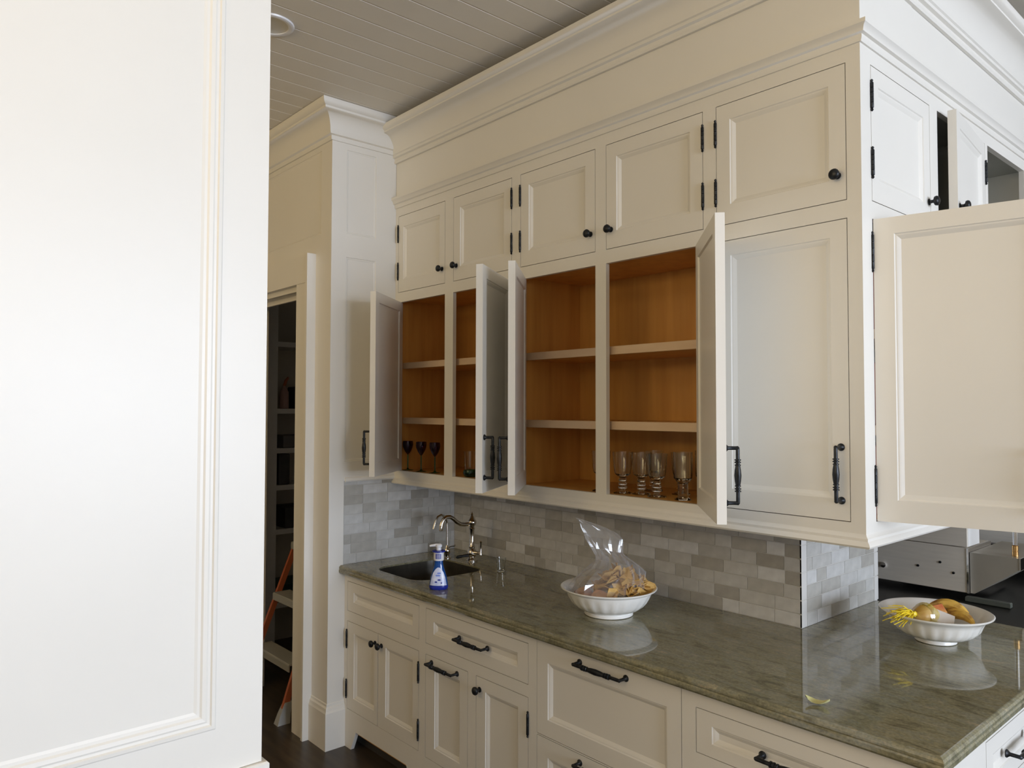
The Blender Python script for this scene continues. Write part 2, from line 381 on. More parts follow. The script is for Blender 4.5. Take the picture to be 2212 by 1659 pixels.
# ------------------------------------------------------------------ wall cabinets
Z0, ZO, ZB, ZT, ZTOP = 1.393, 2.3066, 2.3607, 2.7813, 2.832
def wall_cab(label, x0, x1, ops, grp='wall cabinets along the counter'):
    """ops: list of (a, b) openings"""
    t = thing('wall_cabinet', label, 'cabinet', (x0, 0, 1.362), group=grp)
    L = lambda b, n, m_, **k: b.build(n, m_, t, loc=(-x0, 0, -1.362), **k)
    f = MB(); xs = [x0] + [q for o in ops for q in o] + [x1]
    for i in range(0, len(xs), 2): f.box(xs[i], xs[i + 1], 0, .02, 1.362, ZTOP)
    for a, b in ops:
        f.box(a, b, 0, .02, 1.362, Z0); f.box(a, b, 0, .02, ZO, ZB); f.box(a, b, 0, .02, ZT, ZTOP)
    L(f, 'face_frame', PAINT)
    s = .018
    L(MB().box(x0, x0 + s, .02, .398, 1.375, ZTOP), 'side_panel', WOOD); L(MB().box(x1 - s, x1, .02, .398, 1.375, ZTOP), 'side_panel', WOOD)
    L(MB().box(x0, x1, .398, .408, 1.375, ZTOP), 'back_panel', WOOD)
    L(MB().box(x0 + s, x1 - s, .02, .398, 1.375, Z0), 'bottom_panel', WOOD); L(MB().box(x0 + s, x1 - s, .02, .398, 2.32, 2.345), 'divider_panel', WOOD)
    L(MB().box(x0 + s, x1 - s, .02, .398, 2.81, ZTOP), 'top_panel', WOOD)
    for z in (1.9785, 1.6785):
        L(MB().box(x0 + s, x1 - s, .048, .396, z - .032, z), 'shelf', WOOD)
        o = L(MB().bbox(x0 + s, x1 - s, .040, .048, z - .033, z + .0005, .0015), 'shelf_edge', EDGE); o['label'] = 'pale maple shelf edge'
    return t
HZ = (2.685, 2.478)
HL = (2.205, 1.50)
uA = wall_cab('white wall cabinet in the corner above the sink, lower doors ajar, purple wine glasses inside', W, -1.546, [(-2.517, -2.086), (-2.017, -1.575)])
uB = wall_cab('white wall cabinet with both lower doors wide open showing stemmed clear goblets', -1.546, -.527, [(-1.517, -1.065), (-1.0085, -.553)])
def D(u, *a, x0, **k):
    o = door(u, *a, origin=(-x0, 0), **k); o.location.z -= 1.362; return o
mu = (.052, .052, .066, .054)
md = (.052, .052, .064, .050)
# upper tier
D(uA, 'door', -2.517, -2.086, ZB, ZT, x0=W, hinge='l', hz=HZ, knob=(-2.112, 2.437), m=(.045, .045, .066, .06))
D(uA, 'door', -2.017, -1.575, ZB, ZT, x0=W, hinge='r', hz=HZ, knob=(-1.992, 2.437), m=mu)
D(uB, 'door', -1.517, -1.065, ZB, ZT, x0=-1.546, hinge='l', hz=HZ, knob=(-1.091, 2.437), m=mu)
D(uB, 'door', -1.0085, -.553, ZB, ZT, x0=-1.546, hinge='r', hz=HZ, knob=(-.982, 2.437), m=mu)
# lower tier, standing open
D(uA, 'door', -2.517, -2.086, Z0, ZO, x0=W, hinge='l', rot=-51, hz=HL, pull=(-2.112, 1.535, .16, 'z'), m=md, hm=HINGEL, label='lower door standing open, hinged on the left')
D(uA, 'door', -2.017, -1.575, Z0, ZO, x0=W, hinge='r', rot=123.5, hz=HL, pull=(-1.992, 1.535, .16, 'z'), m=md, hm=HINGEL, label='lower door standing open, hinged on the right')
D(uB, 'door', -1.517, -1.065, Z0, ZO, x0=-1.546, hinge='l', rot=-48, hz=HL, pull=(-1.091, 1.535, .16, 'z'), m=md, hm=HINGEL, label='lower door standing open, hinged on the left')
D(uB, 'door', -1.0085, -.553, Z0, ZO, x0=-1.546, hinge='r', rot=132, hz=HL, pull=(-.982, 1.535, .16, 'z'), m=md, hm=HINGEL, label='lower door standing open, hinged on the right')

# corner cabinet: front doors and the end row facing +X
uC = thing('wall_cabinet', 'white corner wall cabinet with closed front doors and more doors on its bright end face', 'cabinet', (-.527, 0, 1.362), group='wall cabinets along the counter')
def LC(b, n, m_, **k): return b.build(n, m_, uC, loc=(.527, 0, -1.362), **k)
f = MB()
for a, b in ((-.527, -.5003), (-.044, -.02)): f.box(a, b, 0, .02, 1.362, ZTOP)
f.box(-.5003, -.044, 0, .02, 1.362, Z0).box(-.5003, -.044, 0, .02, ZO, ZB).box(-.5003, -.044, 0, .02, ZT, ZTOP)
EO = [(.070, .537), (.607, 1.105), (1.137, 1.62)]
ys = [0] + [q for o in EO for q in o] + [1.75]
for i in range(0, len(ys), 2): f.box(-.02, 0, ys[i], ys[i + 1], 1.362, ZTOP)
for a, b in EO: f.box(-.02, 0, a, b, 1.362, Z0).box(-.02, 0, a, b, ZO, ZB).box(-.02, 0, a, b, ZT, ZTOP)
LC(f, 'face_frame', PAINT)
RED = noisy(mat('cherry_shelf_goods', (.22, .07, .045), .6), (.14, .045, .03), (.30, .11, .07), ns=10)
LC(MB().box(-.527, -.509, .02, .398, 1.375, ZTOP), 'side_panel', WOOD)
LC(MB().box(-.527, -.37, .398, .408, 1.375, ZTOP), 'back_panel', WOOD)
LC(MB().box(-.37, -.36, .03, 1.73, 1.375, ZTOP), 'inner_panel', DARKIN)
LC(MB().box(-.36, -.02, 1.732, 1.75, 1.375, ZTOP), 'side_panel', PAINT)
LC(MB().box(-.509, -.37, .02, .40, 1.375, Z0).box(-.36, -.02, .02, 1.732, 1.375, Z0), 'bottom_panel', WOOD)
LC(MB().box(-.36, -.02, .02, 1.732, 2.32, 2.345), 'divider_panel', DARKIN)
LC(MB().box(-.36, -.02, .02, 1.732, 2.81, ZTOP), 'top_panel', DARKIN)
for y in (.563, 1.112): LC(MB().box(-.36, -.02, y, y + .018, Z0, 2.81), 'partition', DARKIN)
for z in (1.9785, 1.6785): LC(MB().box(-.36, -.03, .02, .563, z - .03, z), 'shelf', EDGE)
D(uC, 'door', -.5003, -.044, ZB, ZT, x0=-.527, hinge='l', hz=HZ, knob=(-.072, 2.440), m=mu)
D(uC, 'door', -.5003, -.044, Z0, ZO, x0=-.527, hinge='l', hz=HL, pull=(-.071, 1.535, .16, 'z'), m=md, hm=HINGEL)
def DE(*a, **k):
    o = door(uC, *a, origin=(.527, 0), face_rot=R(90), **k); o.location.z -= 1.362; return o
DE('door', .070, .537, ZB, ZT, hinge='l', hz=HZ, knob=(.520, 2.44), m=mu)
DE('door', .628, 1.105, ZB, ZT, hinge='r', rot=6.5, hz=(2.665, 2.478), knob=(.655, 2.44), m=mu, label='small upper door standing slightly ajar')
DE('door', .070, .537, Z0, ZO, hinge='l', rot=-78, hz=HL, pull=(.51, 1.535, .16, 'z'), m=(.056, .052, .064, .050), hm=HINGEL, label='large door swung out towards the room')
DE('door', .607, 1.105, Z0, ZO, hinge='r', hz=HL, pull=(.64, 1.535, .16, 'z'), m=md)
DE('door', 1.137, 1.62, Z0, ZO, hinge='l', hz=HL, pull=(1.59, 1.535, .16, 'z'), m=md)

# ------------------------------------------------------------------ base cabinets
B = -.295
def base_cab(label, x0, x1, y0=B, depth=.70, floor0=.10):
    t = thing('base_cabinet', label, 'cabinet', (x0, y0, 0), group='base cabinets under the counter')
    return t
def frame(t, x0, x1, ops, z0=.11, z1=.878, extra=None):
    """front frame with real holes: ops = (a,b,za,zb)"""
    xs = sorted({x0, x1, *[q for o in ops for q in o[:2]]}); zs = sorted({z0, z1, *[q for o in ops for q in o[2:]]})
    f = MB()
    for i in range(len(xs) - 1):
        for j in range(len(zs) - 1):
            cx, cz = (xs[i] + xs[i + 1]) / 2, (zs[j] + zs[j + 1]) / 2
            if any(o[0] < cx < o[1] and o[2] < cz < o[3] for o in ops): continue
            f.box(xs[i] - x0, xs[i + 1] - x0, 0, .02, zs[j], zs[j + 1])
    if extra: extra(f)
    f.build('face_frame', PAINT, t)
def carcass(t, x0, x1, depth=.70):
    w_ = x1 - x0
    MB().box(0, .018, .02, depth, .08, .878).build('side_panel', WOOD, t); MB().box(w_ - .018, w_, .02, depth, .08, .878).build('side_panel', WOOD, t)
    MB().box(.018, w_ - .018, .02, depth, .08, .10).build('bottom_panel', WOOD, t); MB().box(.018, w_ - .018, depth - .012, depth, .10, .878).build('back_panel', WOOD, t)
    MB().box(0, w_, .075, .09, 0, .08).build('toe_kick', mat('toe_kick', (.05, .045, .04), .6) if 'toe_kick' not in bpy.data.materials else bpy.data.materials['toe_kick'], t)
def valance(w_, arch_l=True, arch_r=True):
    # furniture style toe valance with curved feet
    def ex(f):
        n = 10; pts = []
        for i in range(n + 1): a = PI / 2 * i / n; pts.append((.075 + .05 * math.sin(a) , .10 * math.sin(a) * 1.0))
        lo = [(0, 0), (.075, 0)] if arch_l else [(0, .102)]
        prof = [(0, .11)] + lo + (pts[1:] if arch_l else []) + ([(w_ - p[0], p[1]) for p in reversed(pts[1:])] + [(w_ - .075, 0), (w_, 0)] if arch_r else [(w_, .102)]) + [(w_, .11)]
        f.loops([[(p[0], 0, p[1]) for p in prof], [(p[0], .02, p[1]) for p in prof]])
    return ex
def BD(t, name, x0, x1, z0, z1, m=(.06, .055, .05, .05), **k):
    return door(t, name, x0, x1, z0, z1, origin=(-t.location.x, 0), m=m, **k)
# 1 sink base
b1 = base_cab('base cabinet under the sink, blank top panel over a pair of small knobbed doors', W, -1.84)
frame(b1, W, -1.84, [(-2.515, -1.867, .690, .842), (-2.515, -1.867, .195, .640)], extra=valance(.705)); carcass(b1, W, -1.84)
BD(b1, 'panel_front', -2.515, -1.867, .690, .842, m=(.060, .048, .048, .048))
BD(b1, 'door', -2.515, -2.215, .195, .640, hinge='l', hz=(.548, .295), knob=(-2.240, .588), m=(.066, .03, .062, .050))
BD(b1, 'door', -2.215, -1.867, .195, .640, hinge='r', hz=(.545, .290), knob=(-2.182, .588), m=(.066, .045, .062, .050))
# 2
b2 = base_cab('base cabinet right of the sink, one wide drawer over a pull-out and a knobbed door', -1.84, -1.098)
frame(b2, -1.84, -1.098, [(-1.815, -1.140, .686, .842), (-1.815, -1.510, .187, .640), (-1.457, -1.140, .187, .640)], extra=valance(.742)); carcass(b2, -1.84, -1.098)
BD(b2, 'drawer', -1.815, -1.140, .686, .842, pull=(-1.475, .765, .185, 'x'), m=(.058, .058, .048, .048))
BD(b2, 'door', -1.815, -1.510, .187, .640, pull=(-1.675, .612, .185, 'x'), m=(.066, .052, .055, .050))
BD(b2, 'door', -1.457, -1.140, .187, .640, hinge='r', hz=(.54, .285), knob=(-1.432, .588), m=(.058, .055, .055, .050))
# 3
b3 = base_cab('base cabinet below the chip bowl, a stack of wide deep drawers', -1.098, -.437)
frame(b3, -1.098, -.437, [(-1.094, -.441, .524, .874), (-1.094, -.441, .12, .520)], extra=valance(.661)); carcass(b3, -1.098, -.437)
BD(b3, 'drawer', -1.094, -.441, .524, .874, pull=(-.768, .838, .21, 'x'), m=(.056, .054, .060, .078))
BD(b3, 'drawer', -1.094, -.441, .12, .520, pull=(-.768, .490, .21, 'x'), m=(.056, .054, .060, .066))
# 4
b4 = base_cab('base cabinet at the near end of the run, inset drawer with a long black pull', -.437, .286)
frame(b4, -.437, .266, [(-.390, .236, .690, .826), (-.390, .236, .187, .640)], extra=valance(.703))
carcass(b4, -.437, .264)
BD(b4, 'drawer', -.390, .236, .690, .826, pull=(-.062, .757, .21, 'x'), m=(.054, .054, .038, .040))
BD(b4, 'drawer', -.390, .236, .187, .640, pull=(-.062, .60, .21, 'x'), m=(.056, .054, .060, .066))
# 5 end cabinet facing +X
b5 = thing('base_cabinet', 'bright end base cabinet under the far bowl, drawer pulls facing the room', 'cabinet', (.286, B, 0), rz=R(90), group='base cabinets under the counter')
frame(b5, 0, 1.32, [(.345, .915, .690, .842), (.345, .915, .187, .640), (.95, 1.28, .69, .842), (.95, 1.28, .187, .64)], extra=valance(1.32))
def E5(name, x0, x1, z0, z1, **k): return door(b5, name, x0, x1, z0, z1, **k)
E5('drawer', .345, .915, .690, .842, pull=(.605, .765, .19, 'x'), m=(.054, .054, .044, .044))
E5('drawer', .345, .915, .187, .640, pull=(.605, .60, .19, 'x'), m=(.056, .054, .060, .066))
E5('drawer', .95, 1.28, .690, .842, pull=(1.115, .765, .16, 'x'), m=(.054, .054, .044, .044))
E5('door', .95, 1.28, .187, .640, hinge='r', hz=(.54, .285), knob=(.975, .588))

# ------------------------------------------------------------------ countertop with sink cut-out
def rrect(x0, x1, y0, y1, r, n=6):
    p = []
    for cx, cy, a in ((x1 - r, y1 - r, 0), (x0 + r, y1 - r, 90), (x0 + r, y0 + r, 180), (x1 - r, y0 + r, 270)):
        for i in range(n + 1): t = R(a + 90 * i / n); p.append((cx + r * math.cos(t), cy + r * math.sin(t)))
    return p
SK = rrect(-2.375, -1.965, -.235, .185, .09)
def counter():
    import bmesh
    # outline: counter-clockwise. exposed edges are the front and the right; profile rings are inset copies
    def outline(i): return [(W, -.330 + i), (.316 - i, -.330 + i), (.316 - i, 1.04), (-.4165, 1.04), (-.4165, .4095), (W, .4095)]
    bm = bmesh.new()
    rings = [(.030, .878), (.004, .880), (0, .886), (0, .897), (.003, .901), (.0015, .905), (.0015, .910), (.005, .916), (.011, .9195), (.014, .92)]
    prev = None; top = None; bot = None
    for i, z in rings:
        vs = [bm.verts.new((x_, y_, z)) for x_, y_ in outline(i)]
        if prev:
            for a in range(6): b = (a + 1) % 6; bm.faces.new((prev[a], prev[b], vs[b], vs[a]))
        else: bot = vs
        prev = vs
    top = prev
    hl = []
    for z in (.92, .878): hl.append([bm.verts.new((x_, y_, z)) for x_, y_ in SK])
    n = len(SK)
    for a in range(n): b = (a + 1) % n; bm.faces.new((hl[0][a], hl[0][b], hl[1][b], hl[1][a]))
    for vs, h in ((top, hl[0]), (bot, hl[1])):
        es = []
        for L_ in (vs, h):
            for a in range(len(L_)):
                e = bm.edges.get((L_[a], L_[(a + 1) % len(L_)])) or bm.edges.new((L_[a], L_[(a + 1) % len(L_)])); es.append(e)
        bmesh.ops.triangle_fill(bm, edges=es, use_beauty=True)
    bmesh.ops.recalc_face_normals(bm, faces=bm.faces)
    me = bpy.data.meshes.new('countertop'); bm.to_mesh(me); bm.free(); me.materials.append(GRAN)
    o = link('countertop', me); return tag(o, 'polished green-grey streaked stone countertop running along the wall and round the corner', 'countertop')
counter()
sk = MB()
sl = [[(x_, y_, .912) for x_, y_ in rrect(-2.3748, -1.9652, -.2348, .1848, .09)], [(x_, y_, .875) for x_, y_ in rrect(-2.372, -1.968, -.232, .182, .09)], [(x_, y_, .74) for x_, y_ in rrect(-2.36, -1.98, -.22, .17, .09)],
      [(x_, y_, .70) for x_, y_ in rrect(-2.33, -2.01, -.19, .14, .08)], [(x_, y_, .692) for x_, y_ in rrect(-2.20, -2.14, -.055, .005, .025)]]
sk.loops(sl, cap=False); sk.add(sl[-1], [tuple(range(len(SK)))])
so = sk.build('sink', SINKM, smooth=True); tag(so, 'dark undermount sink basin set in the stone counter', 'sink')
MB().lathe([(.690, .028), (.695, .028), (.697, .020), (.693, .004)], origin=(-2.17, -.025, 0), seg=16).build('drain', CHROME, so, smooth=True)

# ------------------------------------------------------------------ faucet
fa = thing('faucet', 'polished nickel faucet with tall ribbed column and swan-neck spout over the sink', 'faucet', (-2.19, .262, .92))
MB().lathe([(0, .030), (.006, .030), (.010, .022), (.020, .017), (.026, .022), (.036, .024), (.052, .024), (.060, .018), (.066, .014), (.074, .017), (.080, .013), (.13, .0115), (.165, .0125), (.172, .016), (.178, .012),
            (.186, .014), (.192, .021), (.204, .024), (.214, .022), (.220, .015), (.232, .011), (.240, .006), (.246, .008), (.252, .004), (.262, .001)], seg=20).build('column', NICK, fa, smooth=True)
sp = []
for t_, (d, z) in enumerate([(0, .200), (.03, .196), (.06, .196), (.09, .200), (.12, .214), (.145, .232), (.17, .243), (.195, .244), (.218, .234), (.232, .214), (.238, .192), (.240, .176)]): sp.append((-d * .08, -d * .80, z))
MB().tube(sp, [.0105] * 9 + [.0115, .013, .0105], 12).build('spout', NICK, fa, smooth=True)
MB().tube([(0, .0, .045), (.02, .0, .046), (.022, 0, .046), (.058, .01, .046)], [.012, .012, .009, .009], 10).build('valve', NICK, fa, smooth=True)
MB().tube([(.060, .01, .040), (.062, .01, .060), (.064, .01, .10), (.064, .01, .108), (.064, .01, .112)], [.010, .005, .0045, .008, .002], 10).build('lever', NICK, fa, smooth=True)
MB().tube([(0, 0, .03), (-.02, -.045, .028), (-.03, -.075, .024), (-.032, -.082, .022)], [.009, .007, .0085, .003], 10).build('lever', IRON, fa, smooth=True)
ft = thing('filter_tap', 'slim nickel gooseneck tap standing behind the blue soap bottle', 'faucet', (-2.335, .205, .92))
MB().lathe([(0, .022), (.005, .022), (.010, .013), (.022, .012), (.030, .017), (.046, .018), (.054, .012), (.062, .009), (.070, .006)], seg=16).build('base', NICK, ft, smooth=True)
MB().tube([(0, 0, .05), (0, 0, .17), (0, -.003, .20), (0, -.018, .226), (0, -.04, .236), (0, -.062, .228), (0, -.078, .205), (0, -.086, .18), (0, -.090, .165)], [.006] * 7 + [.0065, .008], 10).build('spout', NICK, ft, smooth=True)
MB().tube([(0, 0, .056), (.025, .012, .066), (.045, .02, .072)], [.004, .0035, .006], 8).build('lever', NICK, ft, smooth=True)

# ------------------------------------------------------------------ soap bottle
sb = thing('soap_bottle', 'blue hand soap bottle with white pump and pale label in front of the sink', 'bottle', (-1.795, -.24, .92), rz=R(-139 + 90 + 90 - 5))
# local +x faces the camera after this turn is not needed: body is nearly round, flattened a little
sb.rotation_euler = (0, 0, R(49))
def ell(prof, fx=1.0, fy=.62, seg=24, origin=(0, 0)):
    return [[(origin[0] + r * fx * math.cos(2 * PI * j / seg), origin[1] + r * fy * math.sin(2 * PI * j / seg), z) for j in range(seg)] for z, r in prof]
bodyp = [(0, .036), (.004, .0405), (.012, .042), (.030, .0405), (.055, .036), (.080, .0285), (.098, .0225), (.112, .0195), (.122, .0188), (.130, .0185)]
bo = MB().loops(ell(bodyp)).build('body', BLUEG, sb, smooth=True)
MB().loops(ell([(.0, .0365), (.004, .0412), (.012, .0428), (.018, .0425), (.019, .040)])).build('base_band', NAVY, sb, smooth=True)
def curved_label(name, m_, pts, rad_at, th=.0008, parent=sb):
    b = MB(); vs = []
    for (u, z) in pts:
        r = rad_at(z) + th; a = -PI / 2 + u; vs.append((r * math.cos(a), r * .62 * math.sin(a) , z))
    b.add(vs, [tuple(range(len(vs)))]); return b.build(name, m_, parent)
def rad_at(z):
    for (a, ra), (b, rb) in zip(bodyp, bodyp[1:]):
        if a <= z <= b: return ra + (rb - ra) * (z - a) / (b - a)
    return bodyp[-1][1]
def label_grid(name, m_, zlist, half, off, parent=sb, uo=0.0):
    ls = []
    for z, h in zip(zlist, half):
        ls.append([((rad_at(z) + off) * math.cos(-PI / 2 + uo + h * (k / 5 - 1)), (rad_at(z) + off) * .62 * math.sin(-PI / 2 + uo + h * (k / 5 - 1)), z) for k in range(11)])
    return MB().loops(ls, closed=False, cap=False).build(name, m_, parent, smooth=True)
LAB = noisy(mat('pale_label', (.62, .66, .85), .25), (.45, .52, .80), (.78, .80, .90), ns=40)
label_grid('label', LAB, [.020, .035, .055, .075, .090, .098], [1.05, 1.0, .95, .85, .55, .2], .0012)
for u, z, s_ in ((-.25, .036, .16), (.1, .045, .2), (.35, .032, .1), (-.05, .064, .35), (.1, .074, .3)): label_grid('print_mark', NAVY if s_ < .3 else mat('print_blue', (.16, .25, .70), .3), [z - .003, z, z + .003], [s_ * .6, s_, s_ * .5], .0019, uo=u)
MB().loops(ell([(.128, .0215), (.132, .0232), (.160, .0225), (.166, .021)], fy=.9)).build('cap', WHITEP, sb, smooth=True)
# neck print: a small blue panel with pale lettering strokes
fp = MB()
fp.add([(.0236 * math.cos(-PI / 2 + u), .0236 * .9 * math.sin(-PI / 2 + u), z) for z in (.137, .160) for u in (-.55, -.27, 0, .27, .55)], [(i, i + 1, i + 6, i + 5) for i in range(4)])
fp.build('neck_print', NAVY, sb)
for zz in (.142, .1485, .155):
    MB().add([(.0240 * math.cos(-PI / 2 + u), .0240 * .9 * math.sin(-PI / 2 + u), z) for z in (zz - .0012, zz + .0012) for u in (-.38, -.12, .12, .38)], [(i, i + 1, i + 5, i + 4) for i in range(3)]).build('lettering', WHITEP, sb)
MB().loops(ell([(.164, .022), (.167, .030), (.172, .030), (.174, .014)], fy=1)).build('collar', NAVY, sb, smooth=True)
MB().lathe([(.172, .0105), (.186, .0105), (.188, .014), (.196, .015), (.199, .012)], seg=16).build('pump', WHITEP, sb, smooth=True)
MB().tube([(.010, 0, .194), (-.012, 0, .1955), (-.036, 0, .193), (-.041, 0, .191)], [.0075, .0068, .005, .004], 8).build('nozzle', WHITEP, sb, smooth=True)

# small clear tumbler by the back tiles
def tumbler(name, label, loc, r0, r1, h, m_=GLASS, cat='glass', group=None, t=.0022):
    o = MB().lathe([(0, r0 * .9), (.001, r0), (h * .5, (r0 + r1) / 2), (h, r1), (h, r1 - t), (h * .5, (r0 + r1) / 2 - t), (.007, r0 - t), (.006, .001)], seg=20).build(name, m_, smooth=True, loc=loc)
    return tag(o, label, cat, group)
tumbler('tumbler', 'tiny clear tumbler standing on the counter against the back tiles', (-1.885, .205, .9205), .018, .026, .068)

# ------------------------------------------------------------------ bowls
def bowl(label, loc, foot, rim, h, deep=0):
    t = MB()
    def fl(a, z):
        k = max(0, min(1, (z - .018) / .02)) * max(0, min(1, (h * .80 - z) / .015)); return 1 + .034 * k * (abs(math.sin(a * 11)) ** .6 - .6)
    outer = [(0, foot * .95), (.002, foot), (.010, foot), (.014, foot * .965), (.019, foot * 1.02), (h * .24, foot + (rim - foot) * (.26 + deep)), (h * .36, foot + (rim - foot) * (.44 + deep * .8)), (h * .50, foot + (rim - foot) * (.58 + deep * .5)), (h * .68, foot + (rim - foot) * .70), (h * .80, foot + (rim - foot) * .77), (h * .86, rim * .90), (h * .92, rim * .965), (h * .955, rim * .995), (h * .985, rim), (h, rim * .985)]
    inner = [(h * .99, rim * .955), (h * .93, rim * .90), (h * .82, foot + (rim - foot) * .72), (h * .60, foot + (rim - foot) * .58), (h * .40, foot + (rim - foot) * .38), (h * .22, foot * .95), (h * .16, foot * .6), (h * .155, .001)]
    o = t.lathe(outer + inner, seg=88, mod=lambda a, z: 1.0 if z > h * .84 else fl(a, z)).build('bowl', PORC, smooth=True, loc=loc)
    return tag(o, label, 'bowl', 'white bowls on the counter')
BC = (-1.025, .030, .9205)
bowl('white fluted bowl holding the clear bag of chips and bread', BC, .096, .190, .108)
B2 = (-.040, .630, .9205)
bowl('wide white bowl with onion and bananas near the counter corner', B2, .066, .179, .106, deep=.10)

def at(u, v_, dz):   # camera-independent helper: bowl frame, u along the room diagonal, v away
    a = Vector((.66, .75, 0)); b = Vector((-.75, .66, 0)); return a * u + b * v_ + Vector((0, 0, dz))
# chips: individual curled corn chips mounded in the bowl
def chip_mesh(k):
    rnd = random.Random(k); n = 7; r = rnd.uniform(.026, .036); b = MB(); top = []; 
    for j in range(n):
        a = 2 * PI * j / n; q = r * (1 if k % 3 else (1.25 if j % 2 == 0 else .8)); x_, y_ = q * math.cos(a), q * .82 * math.sin(a); top.append((x_, y_, 9 * x_ * x_ + rnd.uniform(-.002, .002)))
    vs = top + [(x_, y_, z - .0018) for x_, y_, z in top] + [(0, 0, .001), (0, 0, -.001)]
    fs = [(j, (j + 1) % n, 2 * n) for j in range(n)] + [((j + 1) % n + n, j + n, 2 * n + 1) for j in range(n)] + [(j, j + n, (j + 1) % n + n, (j + 1) % n) for j in range(n)]
    return b.add(vs, fs).mesh('chip', CHIP)
CH = [chip_mesh(k) for k in range(5)]
bc = Vector(BC); rnd = random.Random(3)
for i in range(110):
    u = rnd.uniform(-.05, .145); v_ = rnd.uniform(-.11, .11)
    d = math.hypot(u - .045, v_)
    if d > .108: continue
    z = .070 + .105 * (1 - (d / .118) ** 2) * rnd.uniform(.62, 1.0)
    o = link('corn_chip', CH[i % 5], loc=tuple(bc + at(u, v_, z)), rot=(rnd.uniform(-1, 1), rnd.uniform(-1, 1), rnd.uniform(0, 6.3)))
    tag(o, 'golden broken corn chip in the mound inside the clear bag', 'chip', 'corn chips in the bagged mound')
for u, v_, z, rx, lb in ((.145, -.015, .104, 1.1, 'second from the rim'), (.152, -.03, .106, 1.3, 'nearest the front'), (.160, -.02, .108, 1.2, 'furthest right'), (.138, -.04, .102, 1.0, 'touching the bag')):
    o = link('corn_chip', CH[1], loc=tuple(bc + at(u, v_, z)), rot=(rx, .3, .85)); tag(o, 'loose corn chip upright at the right rim of the bowl, ' + lb, 'chip', 'loose chips at the bowl rim')
def slab(r, th, n=12, sq=.75):
    b = MB(); ls = []
    for z, k in ((0, .9), (th * .25, 1), (th * .75, 1), (th, .9)):
        ls.append([(r * k * math.copysign(abs(math.cos(2 * PI * j / n)) ** sq, math.cos(2 * PI * j / n)), r * k * .8 * math.copysign(abs(math.sin(2 * PI * j / n)) ** sq, math.sin(2 * PI * j / n)), z) for j in range(n)])
    return b.loops(ls)
for u, v_, z, rot, lb in ((-.085, -.05, .058, (1.25, .2, .75), 'upright slice of bread at the left of the bagged chips'), (-.04, -.085, .075, (.7, .4, .3), 'bread slice lying against the chips at the front of the bowl'), (-.10, .03, .060, (.9, -.3, 1.2), 'bread slice at the back left inside the bag')):
    o = slab(.040, .016).build('bread_slice', CRUST, smooth=True, loc=tuple(bc + at(u, v_, z)), rot=rot); tag(o, lb, 'bread')
# the clear bag
def bag():
    secs = [(.050, .0, .105, .100), (.070, .0, .128, .118), (.095, -.004, .146, .125), (.115, .0, .145, .118), (.135, .005, .138, .104), (.160, .018, .122, .085), (.185, .024, .098, .062), (.208, .018, .074, .042), (.226, .006, .060, .028),
            (.250, -.006, .064, .020), (.278, -.012, .074, .014), (.304, -.018, .080, .010), (.326, -.036, .070, .007), (.346, -.062, .050, .005), (.362, -.095, .026, .004), (.376, -.128, .004, .002)]
    seg = 30; ls = []
    for z, c, hw, hd in secs:
        l = []
        for j in range(seg):
            a = 2 * PI * j / seg; n_ = noise.noise(Vector((math.cos(a) * 2.2, math.sin(a) * 2.2, z * 16))) ; n2 = noise.noise(Vector((math.cos(a) * 5 + 7, math.sin(a) * 5, z * 30)))
            k = 1 + .16 * n_ + .10 * n2
            tilt = .30 * math.cos(a) * hw if z > .24 else .0
            l.append(bc + at(c + hw * math.cos(a) * k, hd * math.sin(a) * k * (1 + .3 * n2), z - tilt * .6))
        ls.append(l)
    b = MB().loops(ls, cap=False)
    o = b.build('clear_bag', FILM); tag(o, 'clear plastic bag standing open in the left bowl around the chips', 'bag'); return o
bag()

# second bowl: onion in yellow netting, bananas, packets
b2 = Vector(B2)
on = MB().lathe([(-.034, .002), (-.032, .012), (-.024, .027), (-.008, .038), (.008, .038), (.022, .029), (.030, .014), (.036, .006), (.046, .003)], axis='x', seg=20).build('onion', ONION, smooth=True, loc=tuple(b2 + at(-.060, -.02, .090)), rot=(0, .25, R(48)))
tag(on, 'golden onion in the wide bowl beside the yellow netting', 'onion')
nt = MB(); rn = random.Random(4)
knot = b2 + at(-.098, -.045, .104)
for i in range(46):
    e = at(rn.uniform(-.205, -.155) + .03 * rn.random(), rn.uniform(-.10, -.01), rn.uniform(.072, .128) - .0) + b2
    mid = (knot + e) / 2 + Vector((rn.uniform(-.008, .008), rn.uniform(-.008, .008), rn.uniform(.0, .016)))
    nt.tube([knot + at(.01, 0, rn.uniform(-.005, .005)), knot, mid, e], [.0012, .0026, .0018, .0014], 4)
nt.lathe([(-.008, .004), (-.004, .010), (.004, .010), (.008, .004)], origin=tuple(knot), axis='x', seg=10)
o = nt.build('net_tail', mat('yellow_net_plastic', (.90, .70, .04), .4)); tag(o, 'bright yellow knotted net tail fanning over the left rim of the wide bowl', 'netting')
nb = MB(); l2 = []
for i in range(7):
    t_ = i / 6; r = .010 + .036 * math.sin(PI * min(1, t_ * 1.0) * .9)
    l2.append([b2 + at(-.100 + .10 * t_ * .9, -.028 + r * math.cos(2 * PI * j / 18), .094 + r * .98 * math.sin(2 * PI * j / 18)) for j in range(18)])
nb.loops(l2, cap=False); o = nb.build('onion_net', NET); tag(o, 'yellow mesh net stretched around the golden onion', 'netting')
